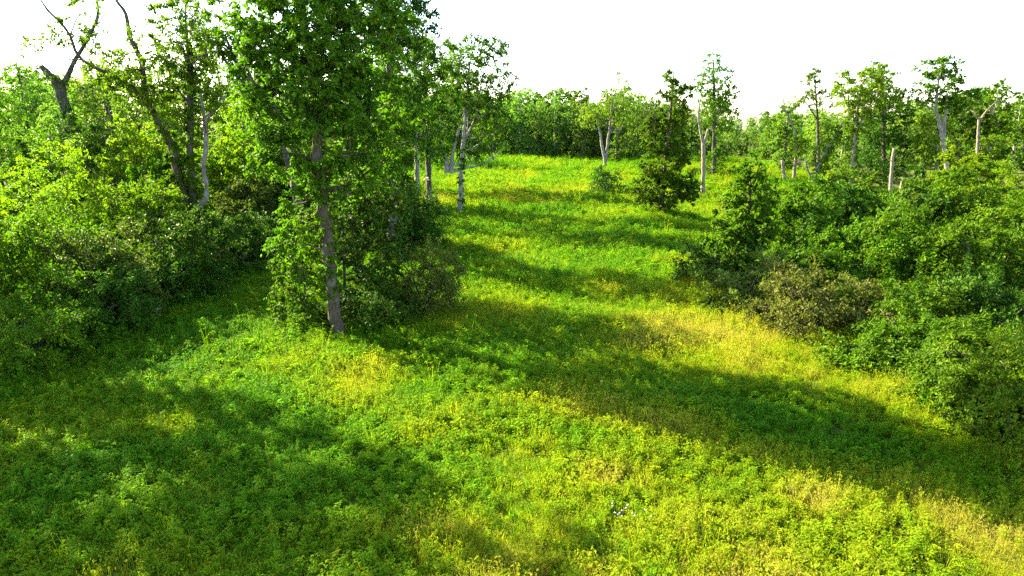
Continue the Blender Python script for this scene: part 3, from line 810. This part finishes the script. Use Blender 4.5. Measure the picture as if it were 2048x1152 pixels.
plant('snag', 'tall straight pale snag without branches, standing before the dark tree', 'dead tree', bs(1785, 74), [], None, 'dead',
      [TR(74, (1780, 392, .2), (1783, 345, .17), (1786, 310, .15), (1788, 297, .13)), TR(74, (1784, 322, .06), (1776, 320, .03))])
plant('stump', 'short pale stump showing over the thicket, right of the tall snag', 'stump', bs(1804, 66), [], None, 'dead',
      [TR(66, (1801, 400, .2), (1804, 372, .17), (1807, 357, .16))])
plant('tall_pale_tree', 'tall tree with twisted pale trunk and flat dark umbrella crown', 'tree', bs(1895, 82),
      [E(1885, 135, 82, 36, 22, 1.8), E(1920, 195, 82, 40, 18, 1.8), E(1860, 180, 82, 28, 14, 1.4), E(1890, 165, 82, 30, 20, 1.6), E(1905, 215, 82, 22, 14, 1.2), E(1845, 200, 82, 16, 10, .9)], 'mid', 'pale',
      [TR(82, (1893, 385, .3), (1893, 330, .26), (1886, 280, .23), (1878, 245, .2), (1872, 215, .16), (1876, 170, .1), (1885, 130, .04)), TR(82, (1889, 300, .14), (1884, 260, .13), (1890, 225, .1), (1893, 190, .06)),
       TR(82, (1873, 230, .09), (1864, 218, .08), (1850, 212, .06), (1838, 210, .04)), TR(82, (1892, 320, .15), (1889, 270, .13), (1892, 215, .08))], ll=.24, rc=.6, nl=14, maxleaf=24000, lai=5.5)
plant('bare_tree', 'bare grey trunk with wide forked antler top at far right', 'tree', bs(1953, 84),
      [E(1960, 320, 84, 30, 22, 1.6), E(1935, 335, 84, 22, 18, 1.2), E(1985, 290, 84, 22, 22, 1.3)], 'yellow', 'dead',
      [TR(84, (1950, 385, .24), (1954, 330, .2), (1956, 280, .17), (1958, 235, .14)), TR(84, (1958, 245, .12), (1970, 225, .09), (1990, 205, .04)), TR(84, (1958, 240, .1), (1945, 225, .06), (1935, 215, .03))], ll=.24, rc=.5, nl=8, maxleaf=10000, twigs=4)
plant('thin_tree', 'thin straight grey trunk seen left of the tall twisted tree', 'tree', bs(1872, 90), [E(1870, 260, 90, 30, 35, 1.8), E(1850, 300, 90, 30, 30, 1.8)], 'yellow', 'grey',
      [TR(90, (1872, 375, .16), (1874, 310, .13), (1874, 240, .07))], ll=.25, rc=.7, nl=8, maxleaf=12000)

# --- left: wood edge
g = onground(P(382, 440, 39)[0], 39); Y = 39.0
plant('three_stem_tree', 'three stemmed tree rising from the left thicket with one curved grey stem', 'tree', g,
      [E(250, 130, Y, 50, 30, 1.6), E(320, 150, Y, 55, 35, 1.8), E(380, 110, Y, 55, 45, 2.0), E(350, 60, Y, 50, 40, 1.8), E(400, 190, Y, 55, 30, 1.8), E(410, 40, Y, 55, 45, 2.0), E(105, 75, Y, 24, 10, .8), E(240, 190, Y, 40, 18, 1.2), E(160, 8, Y, 24, 12, .8), E(320, 220, Y, 40, 25, 1.3), E(275, 70, Y, 25, 18, .9), E(72, 88, Y, 14, 9, .6), E(210, 148, Y, 22, 14, .8), E(132, 38, Y, 11, 8, .5), E(255, 160, Y, 26, 18, .9)],
      'yellow', 'oak', None,
      wood=[('stem', 'oak', [TR(Y, (392, 470, .32), (380, 430, .30), (362, 370, .26), (345, 300, .22), (330, 265, .20), (305, 225, .17), (290, 185, .15), (284, 130, .14), (276, 105, .13), (258, 70, .11), (252, 28, .09), (230, -5, .07), (215, -60, .03)),
                             TR(Y, (287, 195, .12), (262, 172, .11), (235, 155, .10), (195, 138, .09), (165, 120, .085), (150, 100, .08), (140, 70, .075), (118, 42, .065), (95, 20, .055), (75, -10, .04)),
                             TR(Y, (140, 72, .04), (155, 35, .03), (172, 15, .015)), TR(Y, (290, 190, .05), (315, 190, .04), (340, 165, .02))]),
            ('stem', 'dark', [TR(Y, (386, 450, .26), (384, 380, .22), (381, 300, .19), (381, 200, .15), (378, 120, .10), (372, 40, .05), (370, -40, .02)), TR(Y, (381, 210, .07), (350, 170, .05), (330, 120, .02)), TR(Y, (380, 160, .06), (410, 110, .04), (420, 60, .02))]),
            ('stem', 'grey', [TR(Y, (386, 415, .17), (400, 408, .155), (413, 395, .15), (412, 370, .145), (406, 340, .145), (412, 300, .14), (412, 245, .135), (425, 225, .115), (450, 195, .095), (466, 165, .085), (462, 140, .06)),
                              TR(Y, (411, 245, .09), (405, 215, .08), (400, 185, .05)), TR(Y, (466, 165, .06), (480, 155, .05), (490, 140, .02))])],
      ll=0.17, asp=0.5, lai=3.6, rc=0.6, nl=26, maxleaf=34000, ivy=[(0, 0.0, .42, .16, 150), (4, 0.0, .75, .14, 170)], twigs=8, sides=10)
plant('broken_tree', 'thick broken dark trunk with jagged stub and one tall side limb', 'tree', onground(P(130, 300, 47)[0], 47),
      [E(185, 60, 47, 20, 25, 1.0), E(160, 70, 47, 16, 12, .8), E(128, 155, 47, 14, 12, .7)], 'mid', 'dark',
      [TR(47, (140, 400, .42), (138, 260, .36), (125, 195, .34), (116, 165, .33), (100, 150, .24), (82, 132, .16)), TR(47, (122, 180, .2), (145, 130, .14), (165, 95, .12), (190, 50, .10), (196, 25, .09), (192, -10, .07), (190, -60, .05))],
      ll=.16, rc=.5, nl=8, maxleaf=6000, lai=2.5, ivy=[(0, .2, .8, .2, 60)])
plant('leaning_tree', 'dark tree leaning left behind the oak with bare forking limbs against sky', 'tree', onground(P(560, 300, 36)[0], 36),
      [E(470, 90, 36, 50, 18, 1.2), E(430, 70, 36, 30, 25, 1.0), E(510, 120, 36, 40, 20, 1.2)], 'oak', 'dark',
      [TR(36, (600, 420, .24), (565, 260, .22), (535, 205, .20), (505, 170, .16), (478, 135, .12), (462, 100, .08), (450, 70, .04)), TR(36, (512, 180, .1), (485, 165, .09), (455, 130, .07), (440, 95, .05), (425, 90, .03)), TR(36, (520, 190, .08), (500, 150, .06), (478, 105, .04), (465, 90, .02))],
      ll=.15, rc=.45, nl=8, maxleaf=8000, twigs=6)

SH = [
 # label, u, top, base, distance, width px, leaf, kwargs
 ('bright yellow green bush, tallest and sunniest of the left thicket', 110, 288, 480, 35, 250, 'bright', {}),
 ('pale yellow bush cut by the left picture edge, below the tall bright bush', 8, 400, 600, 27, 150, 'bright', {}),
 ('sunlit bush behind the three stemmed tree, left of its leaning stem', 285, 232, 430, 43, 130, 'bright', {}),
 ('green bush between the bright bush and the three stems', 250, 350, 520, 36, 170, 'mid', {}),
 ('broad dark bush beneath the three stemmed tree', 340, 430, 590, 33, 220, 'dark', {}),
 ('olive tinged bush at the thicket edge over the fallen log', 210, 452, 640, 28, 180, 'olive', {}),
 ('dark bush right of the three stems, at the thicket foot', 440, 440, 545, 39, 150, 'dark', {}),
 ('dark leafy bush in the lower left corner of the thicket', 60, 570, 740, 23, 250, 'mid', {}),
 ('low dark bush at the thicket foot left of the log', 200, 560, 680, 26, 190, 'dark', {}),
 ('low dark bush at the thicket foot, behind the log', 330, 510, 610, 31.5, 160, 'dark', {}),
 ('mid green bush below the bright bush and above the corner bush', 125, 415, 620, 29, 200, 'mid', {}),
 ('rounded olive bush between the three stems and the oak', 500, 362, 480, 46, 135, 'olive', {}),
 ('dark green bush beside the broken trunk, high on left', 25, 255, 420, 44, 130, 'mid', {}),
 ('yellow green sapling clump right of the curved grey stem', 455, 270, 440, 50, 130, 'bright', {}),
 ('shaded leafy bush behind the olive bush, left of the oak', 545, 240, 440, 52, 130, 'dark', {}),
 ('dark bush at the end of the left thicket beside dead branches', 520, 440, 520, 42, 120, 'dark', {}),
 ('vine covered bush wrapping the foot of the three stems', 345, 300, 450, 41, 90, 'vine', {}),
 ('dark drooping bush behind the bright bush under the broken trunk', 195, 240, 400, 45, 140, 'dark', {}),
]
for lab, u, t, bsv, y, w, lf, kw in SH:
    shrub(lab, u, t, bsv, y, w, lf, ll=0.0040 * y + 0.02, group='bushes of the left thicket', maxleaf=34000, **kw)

# trees of the wood behind the left thicket
LT = [
 ('hazy rounded tree top at the far left edge of the wood', 30, 105, 66, 150, 'forest', ),
 ('dark layered tree behind the broken trunk', 210, 150, 54, 140, 'dark'),
 ('pale green tree behind the three stems at skyline', 320, 120, 70, 130, 'forest2'),
 ('yellow green tree between three stems and leaning tree', 480, 185, 58, 130, 'bright'),
 ('green wood tree left of the broken trunk', -40, 140, 50, 150, 'mid'),
 ('tall green tree behind the three stems, upper crown at skyline', 430, 90, 72, 150, 'mid'),
 ('shaded tree behind the oak left branches', 570, 130, 60, 140, 'dark'),
 ('dark wood tree beyond the olive bush', 590, 250, 52, 120, 'dark'),
 ('small tree below the skyline left of the dark layered tree', 110, 200, 58, 110, 'forest'),
]
for lab, u, t, y, w, lf in LT:
    k = y / (cp * FPX)
    c = P(u, t, y); gz = float(terrain(c[0], y)); h = c[2] - gz; W = w * k / 2
    ev = [[c[0], y, gz + h * .78, W * .7, W * .7, h * .22], [c[0] - W * .45, y, gz + h * .55, W * .6, W * .6, h * .2], [c[0] + W * .45, y + .5, gz + h * .6, W * .6, W * .6, h * .2], [c[0], y - .8, gz + h * .42, W * .75, W * .7, h * .24]]
    plant('woodland_tree', lab, 'tree', (c[0], y, gz), ev, lf, 'dark', [[[c[0], y, gz - .2, .28], [c[0] + .1, y, gz + h * .5, .18], [c[0], y, gz + h * .95, .04]]], ll=0.0032 * y, rc=.75, nl=14, maxleaf=20000, group='trees of the wood behind the left thicket')

for lab, x, y, h, W, lf in [('tall wood tree half hidden behind the oak crown', -13.5, 66, 15, 3.6, 'mid'), ('tall wood tree deep behind the oak, right of its trunk', -17, 80, 16, 3.8, 'dark'), ('tall wood tree behind the oak, left of its trunk', -20, 70, 15, 3.6, 'mid')]:
    gz = float(terrain(x, y))
    ev = [[x, y, gz + h * .75, W * .8, W * .8, h * .24], [x - W * .4, y, gz + h * .5, W * .7, W * .7, h * .22], [x + W * .4, y + .6, gz + h * .5, W * .7, W * .7, h * .22], [x, y, gz + h * .27, W * .8, W * .8, h * .2]]
    plant('woodland_tree', lab, 'tree', (x, y, gz), ev, lf, 'dark', [[[x, y, gz - .2, .28], [x + .1, y, gz + h * .5, .18], [x, y, gz + h * .95, .04]]], ll=.26, rc=.85, nl=12, maxleaf=16000, lai=5)

# trees out of the frame on the left whose shade falls across the meadow
for i, (x, y, h, W) in enumerate([(-23.9, 25.2, 18.5, 2.8), (-26.5, 22.6, 17, 2.7), (-26.5, 18.0, 16.5, 2.8), (-27, 12.0, 15, 3.0)]):
    gz = float(terrain(x, y))
    ev = [[x, y, gz + h * .75, W * .8, W * .8, h * .24], [x - W * .4, y, gz + h * .5, W * .7, W * .7, h * .22], [x + W * .4, y + .6, gz + h * .5, W * .7, W * .7, h * .22], [x, y, gz + h * .27, W * .8, W * .8, h * .2]]
    plant('woodland_tree', 'leafy tree beyond the left edge, shading the meadow foreground', 'tree', (x, y, gz), ev, 'mid', 'dark', [[[x, y, gz - .2, .28], [x + .1, y, gz + h * .5, .18], [x, y, gz + h * .95, .04]]], ll=.3, rc=.8, nl=10, maxleaf=26000, lai=7, group='shade trees beyond the left edge')

# --- right thicket
g = onground(P(1495, 500, 36)[0], 36)
plant('shrub', 'sunlit cone shaped vine covered bush, pointed tip of the right thicket', 'shrub', g,
      [E(1501, 352, 36, 26, 36, .8), E(1500, 395, 36, 46, 42, 1.2), E(1494, 445, 36, 64, 50, 1.6), E(1480, 505, 36, 78, 50, 1.8), E(1460, 550, 35.5, 70, 45, 1.7)], 'vine', 'dark',
      [TR(36, (1496, 590, .1), (1496, 480, .08), (1500, 390, .05), (1501, 325, .02))], ll=.17, rc=.42, nl=14, lai=8, maxleaf=52000, parts=('stems', 'foliage'), asp=.6, inner=.5, group='bushes of the right thicket')
RS = [
 ('leafy vine draped bush right of the cone shaped bush', 1592, 362, 520, 38, 115, 'vine', {}),
 ('dark green bush at the foot of the cone shaped bush', 1430, 505, 600, 34, 110, 'dark', {}),
 ('dark shaded bush behind the fern like fronds', 1668, 385, 520, 42, 110, 'dark', {}),
 ('mid green bush below the tall snag', 1745, 378, 500, 44, 140, 'mid', {}),
 ('feathery bush with upright fronds standing over the thorn shrub', 1742, 440, 600, 31, 190, 'vine', dict(spread=.5, along=1.0, S=9)),
 ('dark layered bush below the twisted tall tree', 1868, 355, 520, 41, 160, 'dark', {}),
 ('broad layered bush at top right of the thicket', 1990, 350, 520, 38, 190, 'mid', {}),
 ('large sunlit layered bush in the middle of the right thicket', 1900, 430, 640, 30, 230, 'mid', dict(along=.9, flat=.5)),
 ('dense leafy bush at right edge halfway up the thicket', 2040, 420, 640, 29, 170, 'vine', {}),
 ('olive hawthorn bush at the thicket edge below the cone bush', 1500, 520, 640, 29.5, 160, 'olive', {}),
 ('brown dry leaved thorn shrub at the thicket edge', 1630, 560, 720, 25.5, 210, 'brown', dict(lai=3.2, stems=14)),
 ('green bush wedged between the cone bush and the hawthorn', 1580, 480, 600, 33, 130, 'vine', {}),
 ('shaded bush behind the thorn shrub, right of it', 1780, 560, 700, 25.5, 170, 'mid', {}),
 ('vine covered bush near the lower thicket edge', 1830, 620, 800, 21.5, 190, 'vine', {}),
 ('nearest leafy bush with a sunlit crown in lower right thicket', 1985, 650, 880, 17.6, 250, 'mid', {}),
 ('dark bush cut by the right picture edge, lowest of all', 2060, 690, 925, 15.6, 240, 'mid', {}),
 ('dark hollow filling bush in the heart of the right thicket', 1960, 560, 720, 25, 190, 'dark', {}),
 ('low bright vines trailing at the thicket foot by the thorn shrub', 1715, 690, 790, 21.8, 120, 'vine', dict(n=3)),
 ('low leafy bush at the thicket foot in front of the nearest bush', 1895, 780, 860, 18.0, 140, 'vine', dict(n=3)),
 ('low dark leafy bush at the thicket foot near the right edge', 1975, 800, 895, 16.5, 130, 'dark', dict(n=3)),
 ('yellow green bush beneath the antler topped trunk', 1950, 310, 420, 60, 120, 'bright', {}),
 ('bright green young tree at the upper right edge', 2040, 330, 460, 46, 110, 'bright', {}),
 ('sunlit bush just right of the short pale stump', 1850, 340, 430, 52, 100, 'mid', {}),
 ('small bush under the vine wrapped leaning trunk', 1655, 350, 430, 56, 70, 'mid', {}),
 ('mid green bush under the yellow vine draped tree', 1715, 345, 420, 60, 90, 'mid', {}),
]
for lab, u, t, bsv, y, w, lf, kw in RS:
    if lf in ('mid', 'vine', 'bright'):      # layered, drooping sprays
        kw = dict(dict(flat=.42, along=.85, S=8, up=1.1, droop=.42, spread=.85), **kw)
    shrub(lab, u, t - 0.07 * (bsv - t), bsv, y, w * 1.05, lf, ll=0.0040 * y + 0.035, group='bushes of the right thicket', maxleaf=52000, **kw)

# --- far wood: a few trees, then copies
FT = []
def far_tree(i, leaf, W, H, low):
    rng = np.random.default_rng(700 + i)
    ev = [[0, 0, H * .72, W * .7, W * .7, H * .26]]
    for k in range(6):
        a = k * 1.05 + rng.random(); q = rng.uniform(.35, .6)
        ev.append([W * q * math.cos(a), W * q * math.sin(a), H * (.14 if k < 3 else rng.uniform(.35, .72)), W * rng.uniform(.38, .55), W * rng.uniform(.38, .55), H * rng.uniform(.12, .2)])
    return plant('forest_tree', 'x', 'tree', (0, 0, 0), ev, leaf, 'grey' if i % 2 else 'dark', [[[0, 0, -.3, .28], [.1, 0, H * .4, .2], [0, .1, H * .95, .04]]], ll=.42, rc=.9, nl=12, maxleaf=11000, lai=5, S=6)
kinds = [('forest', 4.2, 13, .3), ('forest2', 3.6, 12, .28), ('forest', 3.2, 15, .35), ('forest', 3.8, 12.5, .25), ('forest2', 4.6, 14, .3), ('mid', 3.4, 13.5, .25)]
FT = [far_tree(i, *k) for i, k in enumerate(kinds)]
used = set()
def put(i, x, y, s, label, group, rng):
    z = float(terrain(x, y)) - .1
    sc = (s * rng.uniform(.9, 1.15), s * rng.uniform(.9, 1.15), s)
    if i not in used:
        used.add(i); r = FT[i]; r.location = (x, y, z); r.scale = sc; r['label'] = label; r['group'] = group
        return r
    return copy_tree(FT[i], (x, y, z), rng.uniform(0, 6.28), sc, label, group)
rng = np.random.default_rng(77)
# wood edge along the top of the meadow: a front row one can tell apart, a deeper row behind it
EDGE = ['beside the slim grey tree', 'two crowns right of the slim grey tree', 'at the left corner of the bright meadow top', 'left of the wide white limbed tree', 'just right of the white limbed tree',
        'left of the pale forked tree', 'directly behind the pale forked tree', 'behind the vine wrapped broken trunk', 'between forked tree and dense rounded tree', 'behind the dense rounded tree', 'right of the dense rounded tree', 'behind the bare forked trunk', 'left of the slim tree, deep in shade', 'behind the tall narrow tree']
EU = [985, 1040, 1075, 1110, 1165, 1190, 1215, 1245, 1275, 1310, 1345, 1385, 905, 1425]
ADJ = {0: 'green', 1: 'pale green', 2: 'tall green', 3: 'rounded green', 4: 'broad pale green', 5: 'mid green'}
for j, (u, w) in enumerate(zip(EU, EDGE)):
    y = 128 + rng.uniform(0, 5) + (12 if u > 1300 else 0)
    i = int(rng.integers(6))
    put(i, P(u, 250, y)[0], y, rng.uniform(.74, 1.06), '%s wood edge tree %s' % (ADJ[i], w), 'trees along the top edge of the meadow', rng)
for j in range(40):
    u = 830 + j * 13.5 + rng.normal() * 5
    y = 139 + rng.uniform(0, 16)
    put(int(rng.integers(6)), P(u, 250, y)[0], y, rng.uniform(.85, 1.05), 'tree behind the front row of the wood at the top of the meadow', 'trees behind the meadow top wood edge', rng)
# hazy hillside wood, further off
for j in range(110):
    y = rng.uniform(190, 420)
    u = rng.uniform(1260, 2080)
    x = P(u, 250, y)[0]
    put(int(rng.integers(6)), x, y, rng.uniform(.8, 1.15), 'tree of the hazy wooded hillside beyond the meadow', 'trees of the hazy far hillside', rng)
# wood behind the half dead trees
BU = [(1575, 'between the bare dead tree and the leaning vine trunk'), (1690, 'behind the yellow vine draped tree'), (1815, 'between dark dense tree and the twisted pale tree'), (1860, 'just left of the twisted pale trunk'),
      (1925, 'just right of the twisted pale trunk'), (1985, 'behind the antler topped trunk'), (2035, 'at the right edge, behind the antler topped trunk')]
for u, w in BU:
    y = rng.uniform(104, 114); i = int(rng.integers(6))
    put(i, P(u, 250, y)[0], y, rng.uniform(.72, .9) * (.88 + .27 * smooth(1650, 2050, u)), '%s wood tree %s' % (ADJ[i], w), 'trees behind the half dead trees', rng)
for j in range(38):
    u = rng.uniform(1540, 2120); y = rng.uniform(122, 170)
    put(int(rng.integers(6)), P(u, 250, y)[0], y, rng.uniform(.8, 1.0) * (.82 + .3 * smooth(1600, 2050, u)), 'tree further back in the wood behind the half dead trees', 'trees further back in the right wood', rng)
# wood to the far left
for j in range(26):
    u = rng.uniform(-120, 850); y = rng.uniform(72, 120)
    x = P(u, 250, y)[0]
    put(int(rng.integers(6)), x, y, rng.uniform(.75, 1.0), 'tree deep in the wood on the left, mostly hidden by nearer trees', 'trees deep in the left wood', rng)

# ------------------------------------------------------------------ small things
# fallen log, dead branches, white flowers, insect
tb = Tubes(); rngs = np.random.default_rng(4)
g = ground_at(305, 638)
q = resample([[-.45, -.05, .22, .07], [0, 0, .34, .08], [.4, .1, .46, .05]], .15)
tb.add(q[:, :3], q[:, 3], 9, rough=.08, rng=rngs)
tag(link('fallen_log', tb.build('fallen_log', BK['grey']), None, (g[0], g[1], float(terrain(g[0], g[1])))), 'short grey log lying in grass beside the left thicket', 'log')
tb = Tubes(); g = ground_at(450, 545)
q = resample([[-1.0, 0, .55, .03], [-.4, -.1, .62, .035], [.3, 0, .5, .04], [1.1, .2, .25, .045], [1.6, .3, -.05, .05]], .2)
tb.add(q[:, :3], q[:, 3], 6)
for k in range(6):
    bare_twigs(rngs, tb, q[int(rngs.integers(3, len(q) - 2)), :3], rngs.normal(size=3) * .6 + np.array([.2, 0, .4]), .7, .02, 2)
tag(link('dead_branch', tb.build('dead_branch', BK['grey']), None, (g[0], g[1], float(terrain(g[0], g[1])))), 'bare fallen branch at the foot of the dark bushes', 'branch')

def plain(name, c, rough=.6):
    m, N, Lk = new_mat(name)
    out = N.new('ShaderNodeOutputMaterial'); b = N.new('ShaderNodeBsdfPrincipled')
    n = N.new('ShaderNodeTexNoise'); n.inputs['Scale'].default_value = 30
    r = N.new('ShaderNodeValToRGB'); r.color_ramp.elements[0].color = tuple(k * .85 for k in c) + (1,); r.color_ramp.elements[1].color = (*c, 1)
    Lk.new(n.outputs['Fac'], r.inputs[0]); Lk.new(r.outputs[0], b.inputs['Base Color'])
    b.inputs['Roughness'].default_value = rough
    Lk.new(b.outputs[0], out.inputs['Surface'])
    return m
M_petal = plain('petal_white', (.8, .8, .76)); M_disc = plain('flower_disc', (.6, .42, .05)); M_bug = plain('insect_tan', (.5, .3, .12))

def daisy_meshes():
    n = 12; V = []; Q = []
    for i in range(n):
        a = i * 2 * math.pi / n; d = np.array([math.cos(a), math.sin(a), .12]); s = np.array([-math.sin(a), math.cos(a), 0]) * .013
        b = d * .012; m = d * .034; t = d * .052 - np.array([0, 0, .008])
        V += [b, m + s, t, m - s]; Q.append([4 * i, 4 * i + 1, 4 * i + 2, 4 * i + 3])
    pet = mesh_from('petals', np.array(V), np.array(Q), [M_petal])
    t = Tubes(); t.add([[0, 0, -.004], [0, 0, .004], [0, 0, .012]], [.014, .016, .006], 8); disc = t.build('flower_disc', M_disc)
    t = Tubes(); t.add([[.02, 0, -.62], [.01, .01, -.3], [0, 0, 0]], [.005, .004, .003], 5); stem = t.build('stem', LM['mid'])
    return pet, disc, stem
dm = daisy_meshes()
r0 = None
for k in range(15):
    u, v = 1243 + rngs.normal() * 22, 1040 + rngs.normal() * 11
    g = ground_at(u, v + 40)
    loc = (g[0], g[1], float(terrain(g[0], g[1])) + .62 + rngs.uniform(-.06, .06))
    if r0 is None:
        r0 = thing('white_daisy', 'small white daisy in the clump flowering in the meadow foreground', 'flower', loc, 'white daisies in the foreground clump')
        for nm, me in zip(('petals', 'flower_disc', 'stem'), dm): link(nm, me, r0)
        r0.rotation_euler = (.5, -.3, 0); r0.scale = (.32, .32, .9)
    else:
        c = copy_tree(r0, loc, rngs.uniform(0, 6), (.32, .32, .9))
        c.rotation_euler = (.45 + rngs.normal() * .2, -.3 + rngs.normal() * .2, rngs.uniform(0, 1))

# a small insect in flight near the camera
p = P(853, 360, 2.6)
ins = thing('flying_insect', 'small tan insect flying over the meadow right of the dark bush', 'insect', p)
t = Tubes(); t.add([[-.010, 0, 0], [-.006, 0, .001], [0, 0, .002], [.005, 0, .002], [.010, 0, 0]], [.002, .0045, .005, .0045, .002], 8); link('body', t.build('body', M_bug), ins)
for s in (-1, 1):
    V = np.array([[0, s * .003, .004], [.006, s * .012, .009], [-.002, s * .018, .010], [-.007, s * .010, .007]])
    link('wing', mesh_from('wing', V, np.array([[0, 1, 2, 3]]), [plain('insect_wing', (.55, .45, .3))]), ins)
